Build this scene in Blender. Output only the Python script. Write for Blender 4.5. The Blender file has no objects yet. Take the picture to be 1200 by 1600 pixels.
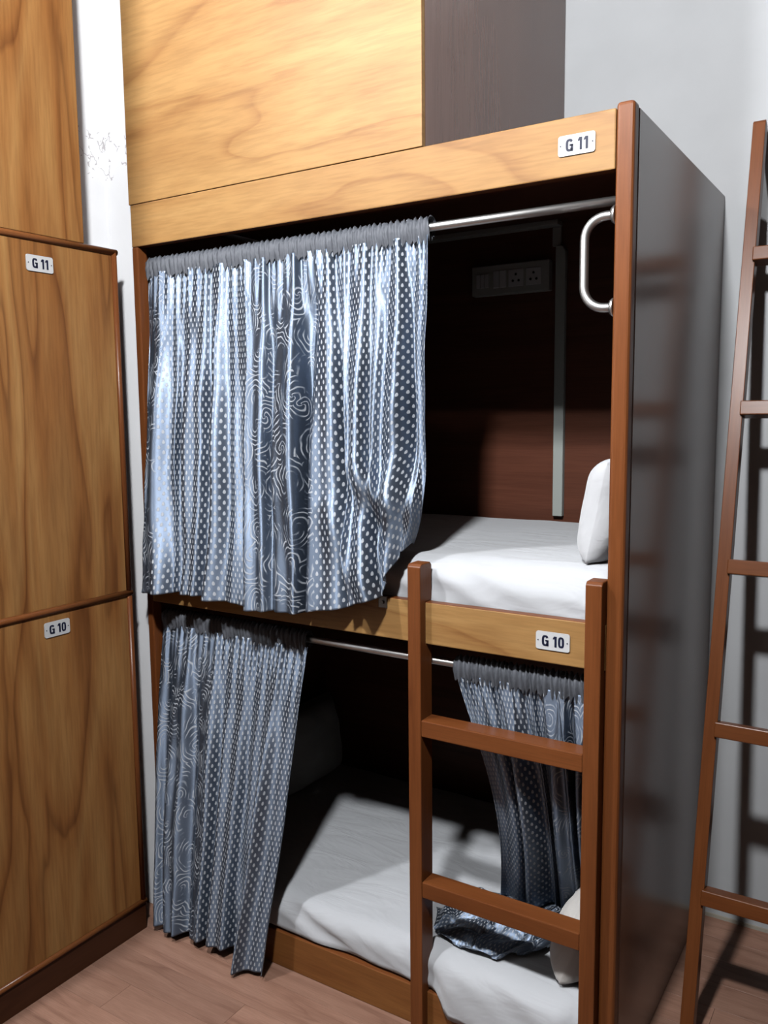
import bpy, bmesh, math, random
from mathutils import Vector, Matrix, noise
random.seed(7)
sc = bpy.context.scene
COL = sc.collection
PI = math.pi

# ------------------------------------------------------------------ camera
CAM = Vector((2.1707, -1.9299, 1.7407))
YAW, PIT, ROL, FPX = -0.5661, 0.1173, -0.0104, 1326.5
fw = Vector((math.sin(YAW) * math.cos(PIT), math.cos(YAW) * math.cos(PIT), -math.sin(PIT)))
r0 = Vector((math.cos(YAW), -math.sin(YAW), 0))
u0 = r0.cross(fw)
rr = math.cos(ROL) * r0 + math.sin(ROL) * u0
uu = -math.sin(ROL) * r0 + math.cos(ROL) * u0
cam = bpy.data.cameras.new('camera')
cam.sensor_fit = 'HORIZONTAL'
cam.sensor_width = 36
cam.lens = 36 * FPX / 1200
cam.clip_start = 0.02
co = bpy.data.objects.new('camera', cam)
COL.objects.link(co)
M = Matrix((rr, uu, -fw)).transposed().to_4x4()
M.translation = CAM
co.matrix_world = M
sc.camera = co

# ------------------------------------------------------------------ world, exposure, lamp values
w = bpy.data.worlds.new('world')
sc.world = w
w.use_nodes = True
w.node_tree.nodes['Background'].inputs[0].default_value = (0.55, 0.6, 0.7, 1)
w.node_tree.nodes['Background'].inputs[1].default_value = 0.001
sc.view_settings.view_transform = 'Standard'
sc.view_settings.look = 'None'
sc.view_settings.exposure = 1.75
sc.view_settings.gamma = 1
sc.view_settings.use_curve_mapping = False
LAMPS = [((1.56, -1.68, 3.27), 940.0), ((-0.05, -1.80, 3.60), 620.0)]
LAMP_R = 0.085
LAMP_COL = (0.97, 0.985, 1.0, 1)

# ------------------------------------------------------------------ dimensions (metres)
W, D = 1.601, 0.988        # bunk length, depth
ZT, ZR = 2.40, 2.27        # top rail top / bottom
ZMT, ZMB = 1.236, 1.122    # middle rail top / bottom
PX = 1.56                  # inner face of the right post
BX = 1.068                 # right side of the overhead box
XL, YL = 0.022, -0.078     # locker face and its end
CEIL = 3.80

ALB = 0.27                 # overall reflectance scale of the paints, woods and cloths
def k_(c):
    return tuple(x * ALB for x in c)

# ------------------------------------------------------------------ node helpers
def mat(name, spec=0.15):
    m = bpy.data.materials.new(name)
    m.use_nodes = True
    nt = m.node_tree
    b = nt.nodes['Principled BSDF']
    b.inputs['Specular IOR Level'].default_value = spec
    return m, nt, b

def nd(nt, t, **k):
    n = nt.nodes.new(t)
    for a, v in k.items():
        setattr(n, a, v)
    return n

def mth(nt, op, a, b=None, c=None, clamp=False):
    n = nt.nodes.new('ShaderNodeMath')
    n.operation = op
    n.use_clamp = clamp
    for i, v in enumerate((a, b, c)):
        if v is None:
            continue
        if isinstance(v, (int, float)):
            n.inputs[i].default_value = v
        else:
            nt.links.new(v, n.inputs[i])
    return n.outputs[0]

def mixc(nt, fac, a, b, mode='MIX'):
    n = nt.nodes.new('ShaderNodeMix')
    n.data_type = 'RGBA'
    n.blend_type = mode
    for i, v in ((0, fac), (6, a), (7, b)):
        if isinstance(v, (int, float)):
            n.inputs[i].default_value = v
        elif isinstance(v, tuple):
            n.inputs[i].default_value = (*v, 1)
        else:
            nt.links.new(v, n.inputs[i])
    return n.outputs[2]

def ramp(nt, fac, stops):
    n = nt.nodes.new('ShaderNodeValToRGB')
    e = n.color_ramp.elements
    while len(e) < len(stops):
        e.new(0.5)
    for i, (p, c) in enumerate(stops):
        e[i].position = p
        e[i].color = (*c, 1) if len(c) == 3 else c
    nt.links.new(fac, n.inputs[0])
    return n.outputs[0]

def simple(name, col, rough=0.5, metal=0.0, coat=0.0):
    m, nt, b = mat(name)
    b.inputs['Base Color'].default_value = (*(tuple(0.42 * x for x in col) if metal > 0.9 else k_(col)), 1)
    b.inputs['Roughness'].default_value = rough
    b.inputs['Metallic'].default_value = metal
    b.inputs['Coat Weight'].default_value = coat
    return m

def wood(name, scale, light, mid, dark, rough=0.35, rings=5.0, off=(0, 0, 0), contrast=1.0, rand=False, spec=0.15):
    """figured veneer: contour bands of a stretched noise, with fine pores. scale = frequency along x, y, z"""
    m, nt, b = mat(name, spec)
    light, mid, dark = k_(light), k_(mid), k_(dark)
    tc = nd(nt, 'ShaderNodeTexCoord')
    mp = nd(nt, 'ShaderNodeMapping')
    mp.inputs['Scale'].default_value = scale
    mp.inputs['Location'].default_value = off
    nt.links.new(tc.outputs['Object'], mp.inputs['Vector'])
    vec = mp.outputs['Vector']
    if rand:
        oi = nd(nt, 'ShaderNodeObjectInfo')
        ad = nd(nt, 'ShaderNodeVectorMath', operation='ADD')
        sl = mth(nt, 'MULTIPLY', oi.outputs['Random'], 37.0)
        cx = nd(nt, 'ShaderNodeCombineXYZ')
        nt.links.new(sl, cx.inputs[0]); nt.links.new(sl, cx.inputs[2])
        nt.links.new(vec, ad.inputs[0]); nt.links.new(cx.outputs[0], ad.inputs[1])
        vec = ad.outputs[0]
    n1 = nd(nt, 'ShaderNodeTexNoise')
    n1.inputs['Scale'].default_value = 1.0
    n1.inputs['Detail'].default_value = 2.0
    n1.inputs['Roughness'].default_value = 0.45
    n1.inputs['Distortion'].default_value = 0.5
    nt.links.new(vec, n1.inputs['Vector'])
    ring = mth(nt, 'FRACT', mth(nt, 'MULTIPLY', n1.outputs['Fac'], rings))
    n2 = nd(nt, 'ShaderNodeTexNoise')
    n2.inputs['Scale'].default_value = 2.3
    n2.inputs['Detail'].default_value = 5.0
    nt.links.new(vec, n2.inputs['Vector'])
    band = ramp(nt, ring, [(0.0, mid), (0.35, light), (0.8, mid), (0.95, dark), (1.0, mid)])
    soft = ramp(nt, n2.outputs['Fac'], [(0.3, dark), (0.48, mid), (0.68, light)])
    c = mixc(nt, 0.62, soft, band)
    # fine pores along the grain
    mp2 = nd(nt, 'ShaderNodeMapping')
    mp2.inputs['Scale'].default_value = tuple(s * (9 if s > 2 else 4) for s in scale)
    nt.links.new(tc.outputs['Object'], mp2.inputs['Vector'])
    n3 = nd(nt, 'ShaderNodeTexNoise')
    n3.inputs['Scale'].default_value = 3.0
    n3.inputs['Detail'].default_value = 3.0
    nt.links.new(mp2.outputs['Vector'], n3.inputs['Vector'])
    c = mixc(nt, 0.35 * contrast, c, ramp(nt, n3.outputs['Fac'], [(0.35, (0.55, 0.5, 0.45)), (0.6, (1, 1, 1))]), 'MULTIPLY')
    if rand:
        hv = nd(nt, 'ShaderNodeHueSaturation')
        nt.links.new(c, hv.inputs['Color'])
        nt.links.new(mth(nt, 'MULTIPLY_ADD', oi.outputs['Random'], 0.24, 0.88), hv.inputs['Value'])
        c = hv.outputs[0]
    nt.links.new(c, b.inputs['Base Color'])
    b.inputs['Roughness'].default_value = rough
    bp = nd(nt, 'ShaderNodeBump')
    bp.inputs['Strength'].default_value = 0.04
    bp.inputs['Distance'].default_value = 0.002
    nt.links.new(n3.outputs['Fac'], bp.inputs['Height'])
    nt.links.new(bp.outputs[0], b.inputs['Normal'])
    return m

HL, HM, HD = (0.60, 0.345, 0.128), (0.50, 0.262, 0.088), (0.355, 0.158, 0.048)
veneer_h = wood('honey_veneer_level_grain', (0.9, 3.0, 4.6), HL, HM, HD, 0.5, 4.0)
LLc, LMc, LDc = (0.61, 0.325, 0.112), (0.43, 0.178, 0.050), (0.19, 0.060, 0.015)
veneer_v = wood('honey_veneer_upright_grain', (3.0, 5.0, 0.75), LLc, LMc, LDc, 0.48, 4.5, (0.3, 1.7, 0.4))
trim_v = wood('red_brown_solid_wood_upright', (9, 9, 0.8), (0.30, 0.098, 0.030), (0.245, 0.074, 0.021), (0.175, 0.049, 0.014), 0.34, 3.0)
trim_h = wood('red_brown_solid_wood_level', (0.8, 9, 9), (0.30, 0.098, 0.030), (0.245, 0.074, 0.021), (0.175, 0.049, 0.014), 0.34, 3.0)
lam_in = wood('dark_red_brown_laminate', (0.7, 4, 9), (0.235, 0.082, 0.047), (0.19, 0.066, 0.038), (0.15, 0.05, 0.029), 0.4, 3.0)
lam_end = wood('dark_brown_gloss_laminate', (3, 3, 0.4), (0.34, 0.19, 0.145), (0.28, 0.15, 0.115), (0.22, 0.115, 0.09), 0.24, 2.0, spec=0.6)
plinth_m = wood('dark_brown_plinth_wood', (4, 0.8, 8), (0.13, 0.045, 0.02), (0.1, 0.034, 0.015), (0.07, 0.022, 0.01), 0.4, 3.0)
base_m = wood('brown_base_board_wood', (0.8, 5, 7), (0.42, 0.17, 0.05), (0.33, 0.12, 0.034), (0.24, 0.08, 0.022), 0.35, 3.0)
plank_m = wood('pinkish_brown_floor_wood', (1.4, 14, 3), (0.56, 0.32, 0.23), (0.47, 0.255, 0.18), (0.34, 0.175, 0.12), 0.45, 4.0, rand=True)
steel = simple('brushed_steel', (0.8, 0.79, 0.78), 0.36, 1.0)
steel_dark = simple('dull_zinc', (0.3, 0.28, 0.26), 0.4, 1.0)
plate_m = simple('white_plate_plastic', (0.85, 0.86, 0.87), 0.3)
ink_m = simple('navy_ink', (0.012, 0.016, 0.05), 0.5)
plastic = simple('off_white_switch_plastic', (0.58, 0.58, 0.55), 0.4)
conduit_m = simple('white_conduit_plastic', (0.62, 0.66, 0.62), 0.45)
hole_m = simple('black_socket_hole', (0.01, 0.01, 0.01), 0.6)
gap_m = simple('dark_joint', (0.05, 0.025, 0.015), 0.8)

def plaster(name, col, crack=False):
    m, nt, b = mat(name)
    tc = nd(nt, 'ShaderNodeTexCoord')
    n = nd(nt, 'ShaderNodeTexNoise')
    n.inputs['Scale'].default_value = 5.0
    n.inputs['Detail'].default_value = 6.0
    nt.links.new(tc.outputs['Object'], n.inputs['Vector'])
    c = mixc(nt, 1.0, ramp(nt, n.outputs['Fac'], [(0.3, (0.93, 0.93, 0.93)), (0.7, (1, 1, 1))]), k_(col), 'MULTIPLY')
    if crack:     # hairline plaster cracks at about 2.55 m
        sp = nd(nt, 'ShaderNodeSeparateXYZ')
        nt.links.new(tc.outputs['Object'], sp.inputs[0])
        v = nd(nt, 'ShaderNodeTexVoronoi', feature='DISTANCE_TO_EDGE')
        v.inputs['Scale'].default_value = 22.0
        nz = nd(nt, 'ShaderNodeTexNoise'); nz.inputs['Scale'].default_value = 30.0
        nt.links.new(tc.outputs['Object'], nz.inputs['Vector'])
        mv = nd(nt, 'ShaderNodeVectorMath', operation='MULTIPLY_ADD')
        nt.links.new(nz.outputs['Color'], mv.inputs[0]); mv.inputs[1].default_value = (0.05, 0.05, 0.05)
        nt.links.new(tc.outputs['Object'], mv.inputs[2])
        nt.links.new(mv.outputs[0], v.inputs['Vector'])
        line = mth(nt, 'LESS_THAN', v.outputs['Distance'], 0.035)
        zone = mth(nt, 'LESS_THAN', mth(nt, 'ABSOLUTE', mth(nt, 'SUBTRACT', sp.outputs[2], 2.575)), 0.075)
        part = mth(nt, 'GREATER_THAN', nz.outputs['Fac'], 0.5)
        f = mth(nt, 'MULTIPLY', mth(nt, 'MULTIPLY', line, zone), mth(nt, 'MULTIPLY', part, 0.7))
        c = mixc(nt, f, c, (0.16, 0.15, 0.15))
    nt.links.new(c, b.inputs['Base Color'])
    b.inputs['Roughness'].default_value = 0.75
    bp = nd(nt, 'ShaderNodeBump'); bp.inputs['Strength'].default_value = 0.15; bp.inputs['Distance'].default_value = 0.003
    nt.links.new(n.outputs['Fac'], bp.inputs['Height']); nt.links.new(bp.outputs[0], b.inputs['Normal'])
    return m

wall_grey = plaster('pale_grey_wall_paint', (0.75, 0.765, 0.785))
wall_white = plaster('white_wall_paint', (1.45, 1.45, 1.48), True)
wall_far = plaster('brown_wall_paint', (0.06, 0.04, 0.03))
ceil_m = plaster('brown_ceiling_boarding_paint', (0.06, 0.04, 0.03))
subfloor_m = simple('dark_subfloor', (0.06, 0.035, 0.025), 0.8)

def linen(name, col, bump=0.35, sc_=9.0):
    m, nt, b = mat(name)
    tc = nd(nt, 'ShaderNodeTexCoord')
    mp = nd(nt, 'ShaderNodeMapping')
    mp.inputs['Rotation'].default_value = (0, 0, 0.5)
    mp.inputs['Scale'].default_value = (0.5, 1.4, 1.0)
    nt.links.new(tc.outputs['Object'], mp.inputs['Vector'])
    n = nd(nt, 'ShaderNodeTexNoise')
    n.inputs['Scale'].default_value = sc_
    n.inputs['Detail'].default_value = 3.0
    n.inputs['Distortion'].default_value = 1.2
    nt.links.new(mp.outputs[0], n.inputs['Vector'])
    b.inputs['Base Color'].default_value = (*k_(col), 1)
    b.inputs['Roughness'].default_value = 0.85
    b.inputs['Sheen Weight'].default_value = 0.15
    bp = nd(nt, 'ShaderNodeBump'); bp.inputs['Strength'].default_value = bump; bp.inputs['Distance'].default_value = 0.02
    nt.links.new(n.outputs['Fac'], bp.inputs['Height']); nt.links.new(bp.outputs[0], b.inputs['Normal'])
    return m

sheet_m = linen('white_bed_sheet', (0.80, 0.82, 0.86))
pillow_m = linen('white_pillow_case', (0.80, 0.81, 0.84), 0.25)
pillow_beige = linen('off_white_pillow_case', (0.82, 0.78, 0.74), 0.3)
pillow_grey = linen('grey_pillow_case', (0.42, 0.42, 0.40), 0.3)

def curtain_mat():
    """silver-blue satin: glossy ground, matte woven drops and curling leaves; UV in metres of cloth"""
    m, nt, b = mat('silver_blue_jacquard_satin')
    tc = nd(nt, 'ShaderNodeTexCoord')
    sp = nd(nt, 'ShaderNodeSeparateXYZ')
    nt.links.new(tc.outputs['UV'], sp.inputs[0])
    U, V = sp.outputs[0], sp.outputs[1]
    a, bb = 0.0235, 0.033
    def cell(o):
        x = mth(nt, 'SUBTRACT', mth(nt, 'FRACT', mth(nt, 'ADD', mth(nt, 'DIVIDE', U, a), o)), 0.5)
        y = mth(nt, 'SUBTRACT', mth(nt, 'FRACT', mth(nt, 'ADD', mth(nt, 'DIVIDE', V, bb), o)), 0.5)
        x = mth(nt, 'MULTIPLY', x, a)
        y = mth(nt, 'MULTIPLY', y, bb)
        # teardrop: narrower to the top
        wx = mth(nt, 'MULTIPLY_ADD', y, 55.0, 1.35)
        ex = mth(nt, 'MULTIPLY', x, wx)
        ey = mth(nt, 'MULTIPLY', y, 0.8)
        return mth(nt, 'SQRT', mth(nt, 'ADD', mth(nt, 'MULTIPLY', ex, ex), mth(nt, 'MULTIPLY', ey, ey)))
    d = mth(nt, 'MINIMUM', cell(0.0), cell(0.5))
    dots = mth(nt, 'SUBTRACT', 1.0, mth(nt, 'DIVIDE', mth(nt, 'SUBTRACT', d, 0.0044), 0.0012), clamp=True)
    # curling leaves: spiral strokes round scattered centres
    nz_ = nd(nt, 'ShaderNodeTexNoise', noise_dimensions='2D')
    nz_.inputs['Scale'].default_value = 16.0
    nz_.inputs['Detail'].default_value = 1.0
    nt.links.new(tc.outputs['UV'], nz_.inputs['Vector'])
    wv = nd(nt, 'ShaderNodeVectorMath', operation='MULTIPLY_ADD')
    nt.links.new(nz_.outputs['Color'], wv.inputs[0]); wv.inputs[1].default_value = (0.03, 0.03, 0)
    nt.links.new(tc.outputs['UV'], wv.inputs[2])
    SC = 8.5
    vo = nd(nt, 'ShaderNodeTexVoronoi', voronoi_dimensions='2D')
    vo.inputs['Scale'].default_value = SC
    nt.links.new(wv.outputs[0], vo.inputs['Vector'])
    df = nd(nt, 'ShaderNodeVectorMath', operation='SUBTRACT')
    nt.links.new(wv.outputs[0], df.inputs[0]); nt.links.new(vo.outputs['Position'], df.inputs[1])
    sd = nd(nt, 'ShaderNodeSeparateXYZ'); nt.links.new(df.outputs[0], sd.inputs[0])
    ang = mth(nt, 'ARCTAN2', sd.outputs[1], sd.outputs[0])
    rad = nd(nt, 'ShaderNodeVectorMath', operation='LENGTH'); nt.links.new(df.outputs[0], rad.inputs[0])
    s1 = mth(nt, 'SINE', mth(nt, 'MULTIPLY_ADD', rad.outputs['Value'], 430.0, mth(nt, 'MULTIPLY', ang, 3.0)))
    lv = mth(nt, 'MULTIPLY', mth(nt, 'SUBTRACT', s1, 0.45), 2.2, clamp=True)
    n4 = nd(nt, 'ShaderNodeTexNoise', noise_dimensions='2D'); n4.inputs['Scale'].default_value = 15.0
    nt.links.new(tc.outputs['UV'], n4.inputs['Vector'])
    lv = mth(nt, 'MULTIPLY', lv, mth(nt, 'MULTIPLY', mth(nt, 'SUBTRACT', n4.outputs['Fac'], 0.42), 7.0, clamp=True))
    # broad bands of leaves between broad bands of drops
    lv = mth(nt, 'MULTIPLY', lv, 0.9)
    fu = mth(nt, 'FRACT', mth(nt, 'DIVIDE', U, 1.15))
    band = mth(nt, 'LESS_THAN', fu, 0.40)
    pat = mth(nt, 'ADD', mth(nt, 'MULTIPLY', lv, band), mth(nt, 'MULTIPLY', dots, mth(nt, 'SUBTRACT', 1.0, band)), clamp=True)
    g = k_((0.34, 0.425, 0.57))
    nt.links.new(mixc(nt, pat, g, k_((0.70, 0.74, 0.80))), b.inputs['Base Color'])
    nt.links.new(mth(nt, 'MULTIPLY_ADD', pat, -0.86, 0.92), b.inputs['Metallic'])
    nt.links.new(mth(nt, 'MULTIPLY_ADD', pat, 0.25, 0.50), b.inputs['Roughness'])
    tg = nd(nt, 'ShaderNodeTangent', direction_type='UV_MAP')
    nt.links.new(tg.outputs[0], b.inputs['Tangent'])
    b.inputs['Anisotropic'].default_value = 0.75
    b.inputs['Anisotropic Rotation'].default_value = 0.25
    bp = nd(nt, 'ShaderNodeBump'); bp.inputs['Strength'].default_value = 0.25; bp.inputs['Distance'].default_value = 0.001
    nt.links.new(pat, bp.inputs['Height']); nt.links.new(bp.outputs[0], b.inputs['Normal'])
    return m
satin = curtain_mat()
header_m = simple('grey_gathered_satin', (0.15, 0.16, 0.185), 0.6, 0.1)

# ------------------------------------------------------------------ object helpers
def tag(o, label=None, cat=None, group=None, kind=None):
    for k, v in (('label', label), ('category', cat), ('group', group), ('kind', kind)):
        if v:
            o[k] = v
    return o

def empty(name, loc=(0, 0, 0), label=None, cat=None, group=None, rotz=0.0):
    o = bpy.data.objects.new(name, None)
    o.empty_display_size = 0.05
    o.location = loc
    o.rotation_euler = (0, 0, rotz)
    COL.objects.link(o)
    return tag(o, label, cat, group)

def link(name, me, mats, parent=None, smooth=False):
    if not isinstance(mats, (list, tuple)):
        mats = [mats]
    for m in mats:
        me.materials.append(m)
    if smooth:
        for p in me.polygons:
            p.use_smooth = True
    o = bpy.data.objects.new(name, me)
    COL.objects.link(o)
    if parent:
        o.parent = parent
    return o

def box_bm(a, b, bevel=0.0, seg=2):
    bm = bmesh.new()
    bmesh.ops.create_cube(bm, size=1)
    for v in bm.verts:
        v.co = Vector([(a[i] + b[i]) / 2 + v.co[i] * (b[i] - a[i]) for i in range(3)])
    if bevel:
        bmesh.ops.bevel(bm, geom=bm.edges[:], offset=bevel, segments=seg, affect='EDGES', profile=0.5)
    return bm

def finish(name, bm, mats, parent=None, smooth=False, rule=None):
    bm.normal_update()
    if rule:
        for f in bm.faces:
            f.material_index = rule(f)
    me = bpy.data.meshes.new(name)
    bm.to_mesh(me)
    bm.free()
    return link(name, me, mats, parent, smooth)

def box(name, a, b, mats, parent=None, bevel=0.002, rule=None, seg=2):
    return finish(name, box_bm(a, b, bevel, seg), mats, parent, False, rule)

def prism(name, poly, axis, c0, c1, mats, parent=None, bevel=0.0):
    """extrude a polygon along an axis; poly given in the two other axes, in x,y,z order"""
    bm = bmesh.new()
    def P(q, c):
        l = list(q); l.insert(axis, c); return Vector(l)
    A = [bm.verts.new(P(q, c0)) for q in poly]
    B = [bm.verts.new(P(q, c1)) for q in poly]
    n = len(poly)
    bm.faces.new(A); bm.faces.new(B[::-1])
    for i in range(n):
        bm.faces.new((A[i], B[i], B[(i + 1) % n], A[(i + 1) % n]))
    bmesh.ops.recalc_face_normals(bm, faces=bm.faces[:])
    if bevel:
        bmesh.ops.bevel(bm, geom=bm.edges[:], offset=bevel, segments=2, affect='EDGES', profile=0.5)
    return finish(name, bm, mats, parent)

def tube(name, pts, r, mats, parent=None, seg=14, caps=True):
    bm = bmesh.new()
    pts = [Vector(p) for p in pts]
    rings = []
    for i, p in enumerate(pts):
        t = (pts[min(i + 1, len(pts) - 1)] - pts[max(i - 1, 0)]).normalized()
        ref = Vector((0, 1, 0)) if abs(t.y) < 0.9 else Vector((0, 0, 1))
        n1 = t.cross(ref).normalized(); n2 = t.cross(n1)
        rad = r[i] if isinstance(r, (list, tuple)) else r
        rings.append([bm.verts.new(p + rad * (math.cos(2 * PI * k / seg) * n1 + math.sin(2 * PI * k / seg) * n2)) for k in range(seg)])
    for A, B in zip(rings, rings[1:]):
        for k in range(seg):
            bm.faces.new((A[k], A[(k + 1) % seg], B[(k + 1) % seg], B[k]))
    if caps:
        bm.faces.new(rings[0]); bm.faces.new(rings[-1][::-1])
    bmesh.ops.recalc_face_normals(bm, faces=bm.faces[:])
    o = finish(name, bm, mats, parent)
    for p in o.data.polygons:
        p.use_smooth = len(p.vertices) == 4
    return o

def grid(name, fn, ns, nt_, mats, parent=None, uv=None, thick=0.0):
    vs, fs, uvs = [], [], []
    for j in range(nt_ + 1):
        for i in range(ns + 1):
            vs.append(fn(i / ns, j / nt_))
            uvs.append(uv(i / ns, j / nt_) if uv else (i / ns, j / nt_))
    for j in range(nt_):
        for i in range(ns):
            k = j * (ns + 1) + i
            fs.append((k, k + ns + 1, k + ns + 2, k + 1))
    me = bpy.data.meshes.new(name)
    me.from_pydata(vs, [], fs)
    ul = me.uv_layers.new(name='UVMap')
    for l in me.loops:
        ul.data[l.index].uv = uvs[l.vertex_index]
    o = link(name, me, mats, parent, True)
    if thick:
        md = o.modifiers.new('thickness', 'SOLIDIFY')
        md.thickness = thick
        md.offset = 0
    return o

def lerp_list(pts, s):
    """piecewise smooth interpolation of [(key, value-tuple)]"""
    if s <= pts[0][0]:
        return pts[0][1]
    for (a, va), (b, vb) in zip(pts, pts[1:]):
        if s <= b:
            f = (s - a) / (b - a)
            f = f * f * (3 - 2 * f) * 0.5 + f * 0.5
            return tuple(x + (y - x) * f for x, y in zip(va, vb))
    return pts[-1][1]

def sstep(a, b, x):
    t = max(0.0, min(1.0, (x - a) / (b - a)))
    return t * t * (3 - 2 * t)

def nz(x, y=0.0, z=0.0):
    return noise.noise(Vector((x, y, z)))

def lettering_mesh(txt):
    """bold condensed letters, built from strokes, in the local XY plane, 27 mm tall"""
    H, T = 0.027, 0.0056
    bm = bmesh.new()
    def poly(pts):
        A = [bm.verts.new((x, y, 0)) for x, y in pts]
        B = [bm.verts.new((x, y, 0.0006)) for x, y in pts]
        bm.faces.new(A); bm.faces.new(B)
        for i in range(len(pts)):
            j = (i + 1) % len(pts)
            bm.faces.new((A[i], A[j], B[j], B[i]))
    def ring(cx, wd, a0, a1, n=28):
        def pt(a, w_, h_):
            c, s_ = math.cos(a), math.sin(a)
            e = 2 / 2.9
            return (cx + w_ * math.copysign(abs(c) ** e, c), h_ * math.copysign(abs(s_) ** e, s_))
        for k in range(n):
            a, b = a0 + (a1 - a0) * k / n, a0 + (a1 - a0) * (k + 1) / n
            poly([pt(a, wd / 2, H / 2), pt(b, wd / 2, H / 2), pt(b, wd / 2 - T, H / 2 - T * 0.85), pt(a, wd / 2 - T, H / 2 - T * 0.85)])
    def glyph(ch, x):
        if ch == 'G':
            wd = 0.0175
            ring(x + wd / 2, wd, math.radians(32), math.radians(330))
            poly([(x + wd * 0.52, -0.002), (x + wd, -0.002), (x + wd, 0.002), (x + wd * 0.52, 0.002)])
            poly([(x + wd - T, -H / 2), (x + wd, -H / 2), (x + wd, 0.002), (x + wd - T, 0.002)])
            return wd
        if ch == '0':
            wd = 0.0155
            ring(x + wd / 2, wd, 0, 2 * PI)
            return wd
        if ch == '1':
            wd = 0.0105
            poly([(x + wd - T, -H / 2), (x + wd, -H / 2), (x + wd, H / 2), (x + wd - T, H / 2)])
            poly([(x + 0.0008, H / 2 - 0.0085), (x + wd - T, H / 2 - 0.0065), (x + wd - T, H / 2), (x + wd - T - 0.001, H / 2), (x + 0.0008, H / 2 - 0.0045)])
            return wd
        return 0.0035
    x = 0.0
    for ch in txt:
        x += glyph(ch, x) + 0.0034
    for v in bm.verts:
        v.co.x -= (x - 0.0034) / 2
    bmesh.ops.recalc_face_normals(bm, faces=bm.faces[:])
    me = bpy.data.meshes.new('lettering')
    bm.to_mesh(me); bm.free()
    return me

def number_plate(txt, centre, rotz, parent, label):
    """white enamel plate, 87 x 45 mm, in the local XZ plane facing -Y"""
    bm = bmesh.new()
    w2, h2, r = 0.0435, 0.0225, 0.006
    out = []
    for cx, cz, a0 in ((w2 - r, h2 - r, 0), (-w2 + r, h2 - r, 90), (-w2 + r, -h2 + r, 180), (w2 - r, -h2 + r, 270)):
        for k in range(5):
            a = math.radians(a0 + k * 22.5)
            out.append((cx + r * math.cos(a), cz + r * math.sin(a)))
    A = [bm.verts.new((x, 0, z)) for x, z in out]
    B = [bm.verts.new((x, -0.003, z)) for x, z in out]
    bm.faces.new(A); bm.faces.new(B)
    for i in range(len(out)):
        j = (i + 1) % len(out)
        bm.faces.new((A[i], A[j], B[j], B[i]))
    bmesh.ops.recalc_face_normals(bm, faces=bm.faces[:])
    o = finish('number_plate', bm, plate_m, parent)
    o.location = centre
    o.rotation_euler = (0, 0, rotz)
    o['label'] = label
    t = link('lettering', lettering_mesh(txt), ink_m, o)
    t.location = (0.001, -0.0031, 0)
    t.rotation_euler = (PI / 2, 0, 0)
    for sx in (-1, 1):
        s = tube('screw', [(sx * 0.0375, -0.0028, 0), (sx * 0.0375, -0.0040, 0)], 0.0016, ink_m, o, 8)
    return o

# ------------------------------------------------------------------ the room
def struct(o):
    o['kind'] = 'structure'
    return o
X0, X1, Y0, Y1 = -0.70, 3.2, -3.6, D
struct(box('wall_back', (X0, D, 0), (X1, D + 0.1, CEIL), wall_grey, bevel=0))
struct(prism('wall_left', [(X0 - .1, Y0), (X0, Y0), (X0, YL + .003), (-0.14, YL + .003), (-0.14, 0.03), (-0.004, 0.03), (-0.004, D), (X0 - .1, D)], 2, 0, CEIL, wall_white))
struct(box('wall_right', (X1, Y0, 0), (X1 + .1, Y1, CEIL), wall_far, bevel=0))
struct(box('wall_front', (X0, Y0 - .1, 0), (X1, Y0, CEIL), wall_far, bevel=0))
struct(box('ceiling', (X0, Y0, CEIL), (X1, Y1, CEIL + .1), ceil_m, bevel=0))
floor = struct(box('floor', (X0, Y0, -0.1), (X1, Y1, -0.008), subfloor_m, bevel=0))
struct(box('baseboard_back', (W + 0.004, D - 0.006, 0), (X1, D, 0.012), simple('pale_sealant', (0.6, 0.54, 0.45), 0.7), bevel=0))
# floor planks along x
PW, PLN = 0.118, 0.97
plank_bm = box_bm((0, 0.0003, -0.008), (PLN - 0.0007, PW - 0.0003, 0), 0.0004, 1)
pme = bpy.data.meshes.new('plank')
plank_bm.to_mesh(pme); plank_bm.free()
pme.materials.append(plank_m)
short = {}
ny = int((Y1 - Y0) / PW) + 1
for j in range(ny):
    y = Y1 - (j + 1) * PW
    if y < Y0 - 0.0001:
        continue
    x = X0 - PLN * ((j * 0.37) % 1.0)
    while x < X1:
        a, b_ = max(x, X0), min(x + PLN, X1)
        if b_ - a > 0.03:
            if b_ - a > PLN - 1e-4:
                me = pme
            else:
                key = round(b_ - a, 3)
                if key not in short:
                    sb = box_bm((0, 0.0003, -0.008), (key - 0.0007, PW - 0.0003, 0), 0.0004, 1)
                    sm = bpy.data.meshes.new('plank'); sb.to_mesh(sm); sb.free(); sm.materials.append(plank_m)
                    short[key] = sm
                me = short[key]
            o = bpy.data.objects.new('plank', me)
            o.location = (a, y, 0)
            COL.objects.link(o)
            o.parent = floor
        x += PLN

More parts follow.
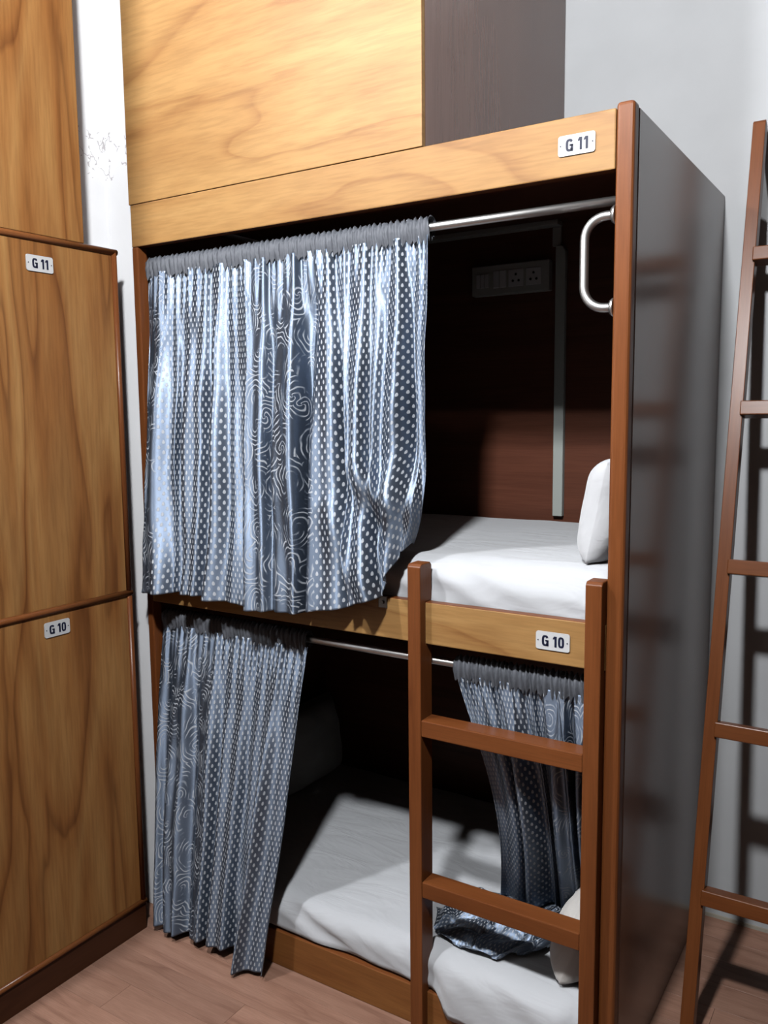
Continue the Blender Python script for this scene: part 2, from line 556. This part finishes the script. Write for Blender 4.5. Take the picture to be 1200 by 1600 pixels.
# ceiling lamps (out of view; the room's own light)
def emis(name, strength):
    m = bpy.data.materials.new(name)
    m.use_nodes = True
    nt = m.node_tree
    nt.nodes.clear()
    e = nd(nt, 'ShaderNodeEmission'); e.inputs[0].default_value = LAMP_COL; e.inputs[1].default_value = strength
    out = nd(nt, 'ShaderNodeOutputMaterial')
    nt.links.new(e.outputs[0], out.inputs[0])
    return m
for i, (lp, st) in enumerate(LAMPS):
    t = empty('ceiling_lamp', (lp[0], lp[1], CEIL), ['glowing globe lamp on the ceiling in front of the ladder', 'glowing globe lamp on the ceiling in front of the lockers'][i], 'lamp', 'ceiling globe lamps')
    bm = bmesh.new()
    bmesh.ops.create_icosphere(bm, subdivisions=2, radius=LAMP_R)
    g = finish('globe', bm, emis('lamp_glow', st), t, True)
    g.location = (0, 0, lp[2] - CEIL)
    tube('stem', [(0, 0, 0), (0, 0, lp[2] - CEIL + LAMP_R)], 0.012, plate_m, t)
    tube('base', [(0, 0, 0), (0, 0, -0.03)], 0.06, plate_m, t)

# ------------------------------------------------------------------ bunk bed
bunk = empty('bunk_bed', (0, 0, 0), 'tall honey-brown wooden double bunk with dark glossy end panel and curtained berths', 'bunk bed')
up_dn = lambda f: 1 if abs(f.normal.z) > 0.6 else 0
box('top_rail', (0.0, 0.0, ZR), (PX, 0.03, ZT), [veneer_h, trim_h], bunk, 0.003, up_dn)
box('middle_rail', (0.027, 0.0, ZMB), (PX, 0.03, ZMT), [veneer_h, trim_h], bunk, 0.003, up_dn)
box('base_board', (0.027, 0.0, 0.0), (PX, 0.03, 0.118), [base_m, trim_h], bunk, 0.003, up_dn)
box('corner_post', (PX, 0.0, 0.0), (W, 0.04, ZT + 0.012), trim_v, bunk, 0.009, seg=3)['label'] = 'red-brown front corner post with rounded edges'
box('corner_post', (0.0, 0.0, 0.0), (0.026, 0.04, ZR), trim_v, bunk, 0.004)
box('end_panel', (W - 0.02, 0.04, 0.0), (W, D - 0.002, ZT + 0.004), lam_end, bunk, 0.002)['label'] = 'dark brown glossy end panel'
box('end_panel', (0.0, 0.04, 0.0), (0.018, D - 0.002, ZR + 0.1), lam_in, bunk, 0.002)
box('back_panel', (0.018, D - 0.02, 0.0), (W - 0.02, D - 0.002, ZT - 0.01), lam_in, bunk, 0.0)
box('roof_panel', (0.0, 0.03, ZT - 0.010), (W - 0.02, D - 0.02, ZT - 0.002), lam_in, bunk, 0.0)
box('bed_deck', (0.027, 0.04, ZMB + 0.02), (W - 0.02, D - 0.02, ZMB + 0.05), lam_in, bunk, 0.0)
box('bed_deck', (0.027, 0.04, 0.03), (W - 0.02, D - 0.02, 0.06), lam_in, bunk, 0.0)
number_plate('G 11', (1.4715, -0.0002, 2.3375), 0, bunk, 'white number plate reading G 11')
number_plate('G 10', (1.4305, -0.0002, 1.179), 0, bunk, 'white number plate reading G 10')
# small metal catch on the middle rail
lt = box('catch', (0.925, -0.004, 1.206), (0.953, 0.0, 1.240), steel_dark, bunk, 0.0015)
tube('pin', [(0.939, -0.003, 1.222), (0.939, -0.009, 1.222)], 0.005, steel_dark, lt, 10)
# grab handle on the inner face of the post
hx, hy, hz0, hz1, hr = PX, 0.018, 1.972, 2.176, 0.05
pts = [(hx, hy, hz1)]
xo = 1.487
for k in range(9):
    a = PI / 2 * k / 8
    pts.append((xo + hr - hr * math.sin(a), hy, hz1 - hr + hr * math.cos(a)))
for k in range(9):
    a = PI / 2 * k / 8
    pts.append((xo + hr - hr * math.cos(a), hy, hz0 + hr - hr * math.sin(a)))
pts.append((hx, hy, hz0))
gh = tube('grab_handle', pts, 0.0105, steel, bunk, 16)
gh['label'] = 'brushed steel grab handle'
for z in (hz0, hz1):
    tube('flange', [(hx - 0.0001, hy, z), (hx - 0.004, hy, z), (hx - 0.010, hy, z), (hx - 0.011, hy, z)], [0.021, 0.021, 0.016, 0.011], steel, gh, 18)

# switch board, trunking, conduit inside the upper berth
sb = empty('switch_board', (0.891, D - 0.02, 2.209), 'off-white socket and switch board on the upper berth back wall', 'switchboard')
box('casing', (-0.149, -0.035, -0.053), (0.149, 0, 0.053), plastic, sb, 0.004)
for k in range(3):
    box('switch', (-0.128 + k * 0.017, -0.041, -0.026), (-0.113 + k * 0.017, -0.034, 0.022), plate_m, sb, 0.002)
for k in range(2):
    box('switch', (-0.062 + k * 0.026, -0.039, -0.03), (-0.038 + k * 0.026, -0.034, 0.03), plate_m, sb, 0.002)
for k in range(2):
    cx = 0.026 + k * 0.067
    so = box('socket', (cx - 0.029, -0.038, -0.03), (cx + 0.029, -0.034, 0.03), plate_m, sb, 0.002)
    for dx, dz in ((-0.011, -0.010), (0.011, -0.010), (0, 0.012)):
        tube('socket_hole', [(cx + dx, -0.0375, dz), (cx + dx, -0.0392, dz)], 0.0045, hole_m, so, 10)
cd = empty('wire_conduit', (1.076, D - 0.02, 1.352), 'white plastic wire conduit running up the upper berth back wall', 'conduit')
bzc = -1.352
prism('upright_channel', [(-0.018, 0.012), (0.018, 0.012), (0.018, 2.285 + bzc), (0.006, 2.305 + bzc), (-0.018, 2.305 + bzc)], 1, -0.022, 0, conduit_m, cd, 0.002)
box('upright_channel', (-0.034, -0.012, 2.306 + bzc), (-0.003, 0, 2.371 + bzc), plastic, cd, 0.002)
box('trunking', (-1.0, -0.05, 2.372 + bzc), (-0.002, 0, 2.389 + bzc), plastic, cd, 0.002)

# overhead box on top of the bunk
ob = empty('overhead_box', (0.534, 0.5, ZT), 'honey-veneered storage box standing on the bunk roof up to the ceiling', 'cabinet')
OT = 3.3
box('front_panel', (-0.540, -0.5, 0.0015), (BX - 0.534, -0.482, OT - ZT), veneer_h, ob, 0.0015)
box('side_panel', (BX - 0.534 - 0.018, -0.4815, 0.0055), (BX - 0.534 - 0.0005, D - 0.502, OT - ZT), lam_end, ob, 0.0015)['label'] = 'dark brown side panel'
box('top_panel', (-0.534, -0.4815, OT - ZT - 0.018), (BX - 0.534 - 0.019, D - 0.502, OT - ZT), lam_in, ob, 0.001)

# ------------------------------------------------------------------ lockers on the left
LY0 = -0.78
LT, LM, LB = 2.250, 1.1665, 0.1012
lk = empty('locker_cabinet', (-0.3, (LY0 + YL) / 2, 0), 'tall brown wooden locker with two beaded doors beside the bunk', 'locker')
ox, oy = 0.3, -(LY0 + YL) / 2
def L(x, y, z):
    return (x + ox, y + oy, z)
box('carcass', L(-0.68, LY0, 0.0), L(0.004, YL - 0.001, LT - 0.004), lam_in, lk, 0.001)
box('plinth', L(0.0045, LY0, 0.0), L(0.018, YL - 0.001, LB - 0.008), plinth_m, lk, 0.002)
def bead(a, b, parent):
    """half-round bead on the locker face between two points (y, z)"""
    up = abs(a[0] - b[0]) < 1e-6
    n = 8
    prof = [(0.016 + 0.010 * math.sin(PI * k / n), -0.010 * math.cos(PI * k / n)) for k in range(n + 1)]
    bm = bmesh.new()
    R = []
    for q in (a, b):
        R.append([bm.verts.new(L(px, q[0] + (t if up else 0), q[1] + (0 if up else t))) for px, t in prof])
    for i in range(n):
        bm.faces.new((R[0][i], R[0][i + 1], R[1][i + 1], R[1][i]))
    bm.faces.new(R[0]); bm.faces.new(R[1][::-1]); bm.faces.new((R[0][0], R[1][0], R[1][n], R[0][n]))
    bmesh.ops.recalc_face_normals(bm, faces=bm.faces[:])
    return finish('bead', bm, trim_v if up else trim_y, parent, True)
trim_y = wood('red_brown_solid_wood_deep', (9, 0.8, 9), (0.36, 0.13, 0.042), (0.30, 0.10, 0.03), (0.2, 0.06, 0.018), 0.3, 3.0)
for (z0, z1, lab) in ((LM, LT, 'upper veneered locker door'), (LB, LM, 'lower veneered locker door')):
    d = box('door', L(0.0045, LY0 + 0.002, z0 + 0.001), L(0.0165, YL - 0.001, z1 - 0.001), veneer_v, lk, 0.001)
    d['label'] = lab
    bead((YL - 0.0115, z0 + 0.010), (YL - 0.0115, z1 - 0.010), d)
    bead((LY0 + 0.012, z0 + 0.010), (LY0 + 0.012, z1 - 0.010), d)
    bead((LY0, z1 - 0.010), (YL - 0.001, z1 - 0.010), d) if z1 == LT else bead((LY0, z1), (YL - 0.001, z1), d)
    if z0 == LB:
        bead((LY0, z0), (YL - 0.001, z0), d)
number_plate('G 11', L(0.0168, -0.356, 2.169), PI / 2, lk, 'white number plate reading G 11')
number_plate('G 10', L(0.0168, -0.366, 1.111), PI / 2, lk, 'white number plate reading G 10')
ul = empty('locker_top_box', (-0.3, (LY0 - 0.197) / 2, LT + 0.01), 'plain upright-grained veneered box above the lockers', 'cabinet')
oy2 = -(LY0 - 0.197) / 2
box('front_panel', (0.3 - 0.002, LY0 + oy2, -0.009), (0.3 + 0.016, -0.197 + oy2, OT - LT), veneer_v, ul, 0.0015)
box('carcass', (-0.37, LY0 + oy2, -0.009), (0.2975, -0.198 + oy2, OT - LT), lam_in, ul, 0.0015)

# ------------------------------------------------------------------ ladder on the bunk front
ladder = empty('bunk_ladder', (1.295, 0, 0), 'red-brown wooden ladder with two rungs fixed to the bunk front', 'ladder')
prof = [(-0.030, 0.0), (-0.0005, 0.0), (-0.0005, 0.1185), (0.033, 0.1185), (0.033, ZMB - .0005), (-0.0005, ZMB - .0005), (-0.0005, ZMT + .0005), (0.033, ZMT + .0005), (0.033, 1.334), (0.025, 1.342), (-0.022, 1.342), (-0.030, 1.334)]
for xa in (1.034, 1.5195):
    prism('stile', prof, 0, xa - 1.295, xa + (0.039 if xa < 1.2 else 0.040) - 1.295, trim_v, ladder, 0.0025)
for zt in (0.919, 0.459):
    box('rung', (1.073 - 1.295, -0.029, zt - 0.046), (1.5195 - 1.295, 0.030, zt), trim_h, ladder, 0.003)

# ------------------------------------------------------------------ ladder leaning on the back wall
YB, YTOP, ZTOP = 0.325, 0.925, 2.60
lean = math.atan2(YTOP - YB, ZTOP)
wl = empty('leaning_ladder', (1.685, YB, 0), 'red-brown wooden ladder leaning against the grey back wall', 'ladder')
wl.rotation_euler = (-lean, 0, 0)
LEN = math.hypot(YTOP - YB, ZTOP)
sx_w = 0.47
for xa in (0.0, sx_w - 0.036):
    prism('stile', [(0.002, 0.012), (0.045, 0.0), (0.045, LEN - 0.02), (0.038, LEN - 0.004), (0.008, LEN), (0.002, LEN - 0.008)], 0, xa, xa + 0.036, trim_v, wl, 0.002)
ca = math.cos(lean)
for zt in (0.405, 0.855, 1.305, 1.755, 2.205):
    box('rung', (0.030, -0.012, zt / ca - 0.036), (sx_w - 0.030, 0.044, zt / ca + 0.006), trim_h, wl, 0.003)

# ------------------------------------------------------------------ mattresses
def mattress(name, a, b, r, label, cat, bulge=None, wr=0.004, seed=0.0):
    """soft rounded slab with a tucked sheet; top grid plus sides as one closed mesh"""
    nx, ny_, nzz = 90, 56, 12
    bm = bmesh.new()
    bmesh.ops.create_cube(bm, size=2)
    bmesh.ops.subdivide_edges(bm, edges=[e for e in bm.edges if abs((e.verts[0].co - e.verts[1].co).x) > 1], cuts=nx, use_grid_fill=True)
    bmesh.ops.subdivide_edges(bm, edges=[e for e in bm.edges if abs((e.verts[0].co - e.verts[1].co).y) > 1], cuts=ny_, use_grid_fill=True)
    bmesh.ops.subdivide_edges(bm, edges=[e for e in bm.edges if abs((e.verts[0].co - e.verts[1].co).z) > 1], cuts=nzz, use_grid_fill=True)
    A, B = Vector(a), Vector(b)
    c, h = (A + B) / 2, (B - A) / 2
    for v in bm.verts:
        p = Vector((v.co.x * h.x, v.co.y * h.y, v.co.z * h.z))
        # round the box
        q = Vector([max(-h[i] + r[i], min(h[i] - r[i], p[i])) for i in range(3)])
        dlt = Vector([(p[i] - q[i]) / r[i] for i in range(3)])
        mx = max(abs(x) for x in dlt)
        if dlt.length > 1e-9:
            dlt = dlt.normalized() * mx
        p = q + Vector([dlt[i] * r[i] for i in range(3)])
        x, y, z = p + c
        topf = sstep(-0.2, 0.9, (z - c.z) / h.z)
        frontf = sstep(0.16, 0.0, y - a[1])
        # soft crumples on top, slanting tucks on the front
        z += topf * wr * (1.4 * nz(x * 3 + seed, y * 3.5) + nz(x * 9 + y * 5 + seed, y * 12 - x * 2, 2.0) * 0.6)
        tk = abs(nz((x * 1.2 + (z - a[2]) * 3.2) * 5 + seed, (z - x * .4) * 2.0, 5.0))
        y -= frontf * 0.024 * (0.35 - tk) * sstep(-1, -0.3, (z - c.z) / h.z)
        if bulge:
            y, z = bulge(x, y, z, frontf)
        v.co = (x, y, z)
    bmesh.ops.translate(bm, verts=bm.verts[:], vec=-Vector((c.x, c.y, a[2])))
    o = finish(name, bm, sheet_m, None, True)
    o.location = (c.x, c.y, a[2])
    tag(o, label, cat)
    return o

mattress('mattress', (0.03, 0.036, 1.174), (1.576, 0.964, 1.352), (0.05, 0.085, 0.075),
         'white-sheeted mattress in the upper berth', 'mattress', seed=1.3)
def lowbulge(x, y, z, f):
    g = sstep(1.085, 1.16, x) * sstep(1.512, 1.46, x)
    over = sstep(0.112, 0.130, z)
    y -= f * over * (0.028 + 0.030 * g)
    z -= f * over * sstep(0.22, 0.13, z) * 0.05 * g
    return y, z
mattress('mattress', (0.03, 0.036, 0.061), (1.576, 0.964, 0.237), (0.05, 0.06, 0.055),
         'white-sheeted mattress in the lower berth', 'mattress', bulge=lowbulge, wr=0.007, seed=7.7)

# ------------------------------------------------------------------ pillows
def pillow(name, size, loc, rot, m, label, seed=0.0):
    L_, H_, T_ = size
    n, k = 40, 30
    vs, fs = [], []
    for sgn in (1, -1):
        for j in range(k + 1):
            for i in range(n + 1):
                u, v = 2 * i / n - 1, 2 * j / k - 1
                th = ((1 - abs(u) ** 2.8) * (1 - abs(v) ** 2.8)) ** 0.48
                pin = 1 - 0.07 * (1 - abs(v) ** 2) * abs(u) ** 3
                pin2 = 1 - 0.09 * (1 - abs(u) ** 2) * abs(v) ** 3
                x = u * L_ / 2 * pin * (1 - 0.05 * abs(v) ** 4)
                z = v * H_ / 2 * pin2 * (1 - 0.10 * abs(u) ** 4)
                y = sgn * (T_ / 2 * th + 0.010 * th * nz(u * 2.2 + seed, v * 2.2, sgn) + 0.0015)
                vs.append((x, y, z))
    N = (n + 1) * (k + 1)
    for s in (0, 1):
        for j in range(k):
            for i in range(n):
                q = s * N + j * (n + 1) + i
                f = (q, q + 1, q + n + 2, q + n + 1)
                fs.append(f if s else f[::-1])
    rim = [i for i in range(n + 1)] + [(j + 1) * (n + 1) - 1 for j in range(1, k + 1)] + [k * (n + 1) + i for i in range(n - 1, -1, -1)] + [j * (n + 1) for j in range(k - 1, 0, -1)]
    for a, b in zip(rim, rim[1:] + rim[:1]):
        fs.append((a, b, b + N, a + N))
    me = bpy.data.meshes.new(name)
    me.from_pydata(vs, [], fs)
    bm = bmesh.new(); bm.from_mesh(me)
    bmesh.ops.recalc_face_normals(bm, faces=bm.faces[:])
    bm.to_mesh(me); bm.free()
    o = link(name, me, m, None, True)
    o.location = loc
    o.rotation_euler = rot
    tag(o, label, 'pillow')
    return o
pillow('pillow', (0.46, 0.285, 0.145), (1.500, 0.315, 1.487), (math.radians(11), 0, PI / 2), pillow_m,
       'white pillow propped against the right end of the upper berth', 3.0)
pillow('pillow', (0.40, 0.34, 0.15), (0.118, 0.70, 0.408), (math.radians(-10), 0, PI / 2), pillow_grey,
       'grey pillow standing in the dark left end of the lower berth', 5.0)
pillow('pillow', (0.31, 0.20, 0.14), (1.462, 0.196, 0.335), (math.radians(18), 0, PI / 2 + 0.05), pillow_beige,
       'off-white pillow at the right end of the lower berth behind the ladder', 9.0)

# ------------------------------------------------------------------ curtain rods
def rod(y, z, label):
    o = tube('curtain_rod', [(0.0185 - 0.8, 0, 0), (PX - 0.8, 0, 0)], 0.011, steel, None, 16)
    o.location = (0.8, y, z)
    tag(o, label, 'curtain rod', 'steel curtain rods in the bunk')
    return o
UR, LR = (0.052, 2.214), (0.052, 1.064)
rod(*UR, 'steel curtain rod across the upper berth opening')
rod(*LR, 'steel curtain rod across the lower berth opening under the middle rail')

# ------------------------------------------------------------------ curtains
def header(parent, xa, xb, yc, zc, n, seed):
    """gathered rod pocket: fine ruffles wrapped round the rod"""
    prof = [(-0.016, -0.036), (-0.019, -0.022), (-0.0205, -0.006), (-0.0185, 0.010), (-0.013, 0.019), (-0.004, 0.025), (0.006, 0.023), (0.015, 0.013), (0.019, 0.0), (0.017, -0.014), (0.010, -0.026)]
    k = len(prof) - 1
    def fn(s, t):
        i = min(int(t * k + 1e-6), k)
        py, pz = prof[i]
        ph = s * n * 2 * PI + 1.5 * math.sin(s * 31 + seed) + 0.9 * i * 0.5
        ru = 0.0035 * math.sin(ph) + 0.0022 * math.sin(ph * 1.73 + i + seed)
        sc_ = 1 + ru / 0.02
        x = xa + (xb - xa) * s + 0.002 * math.sin(ph * 0.5 + i)
        return (x, yc + py * sc_, zc + pz * sc_ + (0.004 * nz(s * 60, i * .7, seed) if i == 0 else 0))
    return grid('header', fn, int(n * 7), k, header_m, parent, uv=lambda s, t: (s * 1.5, t * 0.1))

def folds(q, seed):
    """irregular pleats as a function of the cloth coordinate"""
    a = math.sin(2 * PI * q + 0.9 * math.sin(2 * PI * q * 0.37 + seed))
    b = 0.55 * math.sin(2 * PI * q * 2.13 + seed * 1.7)
    return a + b

def curtain(name, label, rodc, xa, xb, top, fn, width, height, uoff, ns, nt_, hn, seed):
    t = empty(name, ((xa + xb) / 2, rodc[0], rodc[1]), label, 'curtain', 'patterned bunk curtains')
    ox_, oy_, oz_ = t.location
    g = grid('cloth', lambda s, v: tuple(a - b for a, b in zip(fn(s, v), (ox_, oy_, oz_))), ns, nt_, satin, t,
             uv=lambda s, v: (uoff + s * width, -v * height), thick=0.0012)
    header(t, xa - ox_, xb - ox_, 0, 0, hn, seed)
    return t

# upper curtain: hangs over the middle rail, right end tucked on to the mattress
hemU = [(0.0, (0.030, -0.066, 1.163)), (0.14, (0.175, -0.060, 1.176)), (0.22, (0.250, -0.060, 1.180)), (0.34, (0.40, -0.062, 1.172)),
        (0.43, (0.52, -0.070, 1.163)), (0.60, (0.70, -0.064, 1.176)), (0.74, (0.875, -0.060, 1.212)), (0.82, (0.955, -0.056, 1.248)),
        (0.88, (0.985, -0.045, 1.295)), (0.93, (0.995, -0.010, 1.366)), (0.97, (1.008, 0.050, 1.386)), (1.0, (0.985, 0.105, 1.372))]
def up_fn(s, t):
    T = (0.014 + 1.055 * s, UR[0] - 0.013, UR[1] - 0.022)
    B = lerp_list(hemU, s)
    px = 1.0 + 6.0 * sstep(0.72, 0.98, s)
    py = 1.0 + 5.0 * sstep(0.86, 0.99, s)
    x = T[0] + (B[0] - T[0]) * t ** px
    y = T[1] + (B[1] - T[1]) * t ** py
    z = T[2] + (B[2] - T[2]) * t
    grow = 0.35 + 0.65 * sstep(0.0, 0.55, t)
    low = 1 - 0.6 * sstep(0.80, 1.0, s) * sstep(0.6, 1.0, t)
    f = folds(8.6 * s + 0.25 * t * nz(s * 5, t * 2) + 0.15 * (t - .5) * (s - .5), 0.6)
    fine = math.sin(2 * PI * 34 * s + 2 * math.sin(11 * s)) * (1 - sstep(0.0, 0.28, t))
    y += (0.024 * (0.7 + 0.6 * abs(nz(s * 3.1 + 2, 0.5))) * f * grow * low) + 0.004 * fine
    x += 0.010 * math.cos(2 * PI * 8.6 * s) * grow * low
    y += (0.010 * nz(s * 9, t * 3.2, 3.0) + 0.0055 * nz(s * 24 + 3 * t, t * 6.0, 8.0)) * sstep(0.03, 0.25, t)
    # long deep valley beside the leaf band
    y += 0.046 * math.exp(-((s - 0.635 + 0.03 * (t - .3)) / 0.018) ** 2) * sstep(0.02, 0.2, t) * (1 - 0.3 * t)
    y -= 0.018 * math.exp(-((s - 0.55 + 0.03 * (t - .3)) / 0.035) ** 2) * sstep(0.05, 0.4, t)
    y += 0.026 * math.exp(-((s - 0.405) / 0.014) ** 2) * sstep(0.05, 0.4, t)
    # slack folds where the cloth is caught on the mattress
    def crease(s0, t0, s1, t1, amp, wd):
        f_ = max(0.0, min(1.0, ((s - s0) * (s1 - s0) + (t - t0) * (t1 - t0)) / ((s1 - s0) ** 2 + (t1 - t0) ** 2)))
        d2 = ((s - s0 - f_ * (s1 - s0))) ** 2 + ((t - t0 - f_ * (t1 - t0))) ** 2
        return amp * math.exp(-d2 / wd ** 2) * math.sin(PI * (0.12 + 0.8 * f_))
    y -= crease(0.80, 0.62, 0.93, 0.86, 0.036, 0.036)
    y += crease(0.75, 0.66, 0.89, 0.92, 0.024, 0.030)
    y -= crease(0.69, 0.72, 0.79, 0.99, 0.034, 0.034)
    y -= crease(0.92, 0.70, 0.97, 0.95, 0.020, 0.03)
    x += crease(0.80, 0.62, 0.93, 0.86, 0.015, 0.03)
    bag = sstep(0.86, 1.0, s) * math.exp(-((t - 0.86) / 0.10) ** 2)
    y -= 0.028 * bag
    x += 0.012 * bag
    # never behind the rail face or inside the mattress
    if z < 1.245:
        y = min(y, -0.008)
    elif z < 1.375 and y > -0.008:
        if s < 0.9:
            y = min(y, -0.004)
        else:
            z = max(z, 1.368)
    return (x, y, z)
curtain('curtain', 'large silver-blue patterned curtain drawn across the upper berth', UR, 0.014, 1.069, 0, up_fn, 2.02, 1.03, -0.86, 420, 170, 62, 0.3)

# lower left curtain: hangs outside the base board almost to the floor
hemL = [(0.0, (0.062, -0.098, 0.026)), (0.2, (0.160, -0.082, 0.028)), (0.45, (0.275, -0.074, 0.034)), (0.66, (0.375, -0.072, 0.040)),
        (0.72, (0.405, -0.088, 0.026)), (0.85, (0.455, -0.100, 0.016)), (1.0, (0.540, -0.086, 0.020))]
def ll_fn(s, t):
    T = (0.034 + 0.61 * s, LR[0] - 0.013, LR[1] - 0.022)
    B = lerp_list(hemL, s)
    x = T[0] + (B[0] - T[0]) * (t ** 1.3)
    y = T[1] + (B[1] - T[1]) * t ** 0.8
    z = T[2] + (B[2] - T[2]) * t
    grow = 0.4 + 0.6 * sstep(0.0, 0.5, t)
    fine = math.sin(2 * PI * 24 * s + 2 * math.sin(9 * s)) * (1 - sstep(0.0, 0.25, t))
    f = folds(4.6 * s + 0.2 * t * nz(s * 4, t * 1.5, 4.0), 2.2)
    y += 0.017 * f * grow + 0.004 * fine + (0.012 * nz(s * 6, t * 3.2, 13.0) + 0.006 * nz(s * 15 + 2 * t, t * 6.0, 18.0)) * sstep(0.03, 0.25, t) * (1 - 0.5 * t)
    y += 0.022 * math.exp(-((s - 0.70 + 0.10 * (t - 1)) / 0.03) ** 2) * sstep(0.3, 0.9, t)
    y -= 0.012 * math.exp(-((s - 0.80 + 0.10 * (t - 1)) / 0.05) ** 2) * sstep(0.3, 0.9, t)
    if z < 0.25:
        y = min(y, -0.012)
    return (max(x, 0.030), y, z)
curtain('curtain', 'silver-blue patterned curtain hanging to the floor at the left of the lower berth', LR, 0.034, 0.644, 0, ll_fn, 1.16, 1.05, 0.0, 260, 160, 40, 1.1)

# lower right curtain: swept in, its slack lying crumpled on the mattress
conL = [(0.0, (1.135, 0.330)), (0.3, (1.225, 0.335)), (0.6, (1.33, 0.36)), (0.85, (1.42, 0.38)), (1.0, (1.46, 0.39))]
endL = [(0.0, (1.005, 0.175)), (0.15, (1.045, 0.075)), (0.4, (1.17, 0.040)), (0.6, (1.26, 0.045)), (0.85, (1.335, 0.12)), (1.0, (1.36, 0.19))]
def lr_fn(s, t):
    T = (1.140 + 0.405 * s, LR[0] - 0.013, LR[1] - 0.022)
    Cc = lerp_list(conL, s)
    Ee = lerp_list(endL, s)
    zg = 0.252
    th = 0.68
    if t < th:
        q = t / th
        x = T[0] + (Cc[0] - T[0]) * q ** 2.2 + 0.075 * math.sin(PI * q) * (1 - s) ** 1.5
        y = T[1] + (Cc[1] - T[1]) * q ** 1.8
        z = T[2] + (zg - T[2]) * q
        grow = 0.4 + 0.6 * sstep(0.0, 0.4, q)
    else:
        q = (t - th) / (1 - th)
        x = Cc[0] + (Ee[0] - Cc[0]) * q
        y = Cc[1] + (Ee[1] - Cc[1]) * q
        z = zg
        grow = 1.0
    f = folds(4.2 * s + 0.15 * nz(s * 4, t * 2, 9.0), 4.0)
    edge = 1.0 - 0.6 * sstep(0.7, 1.0, q if t >= th else 0.0)
    if t < th:
        fine = math.sin(2 * PI * 20 * s) * (1 - sstep(0.0, 0.2, q))
        side = sstep(0.18, 0.4, s)
        y += 0.024 * f * grow * (0.25 + 0.75 * side) + 0.004 * fine
        x += 0.010 * math.cos(2 * PI * 4.2 * s) * grow
        y = max(y, 0.036) if z > 0.3 else y
    else:
        w_ = sstep(0, 0.35, q)
        y += 0.024 * f * (1 - w_)
        cr = abs(nz(s * 5.0 + 3, q * 3.2, 2.0)) * 0.075 + 0.012 * abs(nz(s * 9, q * 7, 7.0))
        z += edge * (0.004 + cr * (0.25 + 0.75 * sstep(0, .3, q)))
        y += 0.02 * nz(s * 6, q * 4, 12.0)
        x += 0.02 * nz(s * 5, q * 5, 15.0)
    if z < 0.258:
        z = 0.252
    return (min(x, 1.55), y, z)
curtain('curtain', 'silver-blue patterned curtain swept aside behind the ladder in the lower berth', LR, 1.140, 1.545, 0, lr_fn, 1.05, 1.3, 0.48, 240, 220, 30, 2.0)
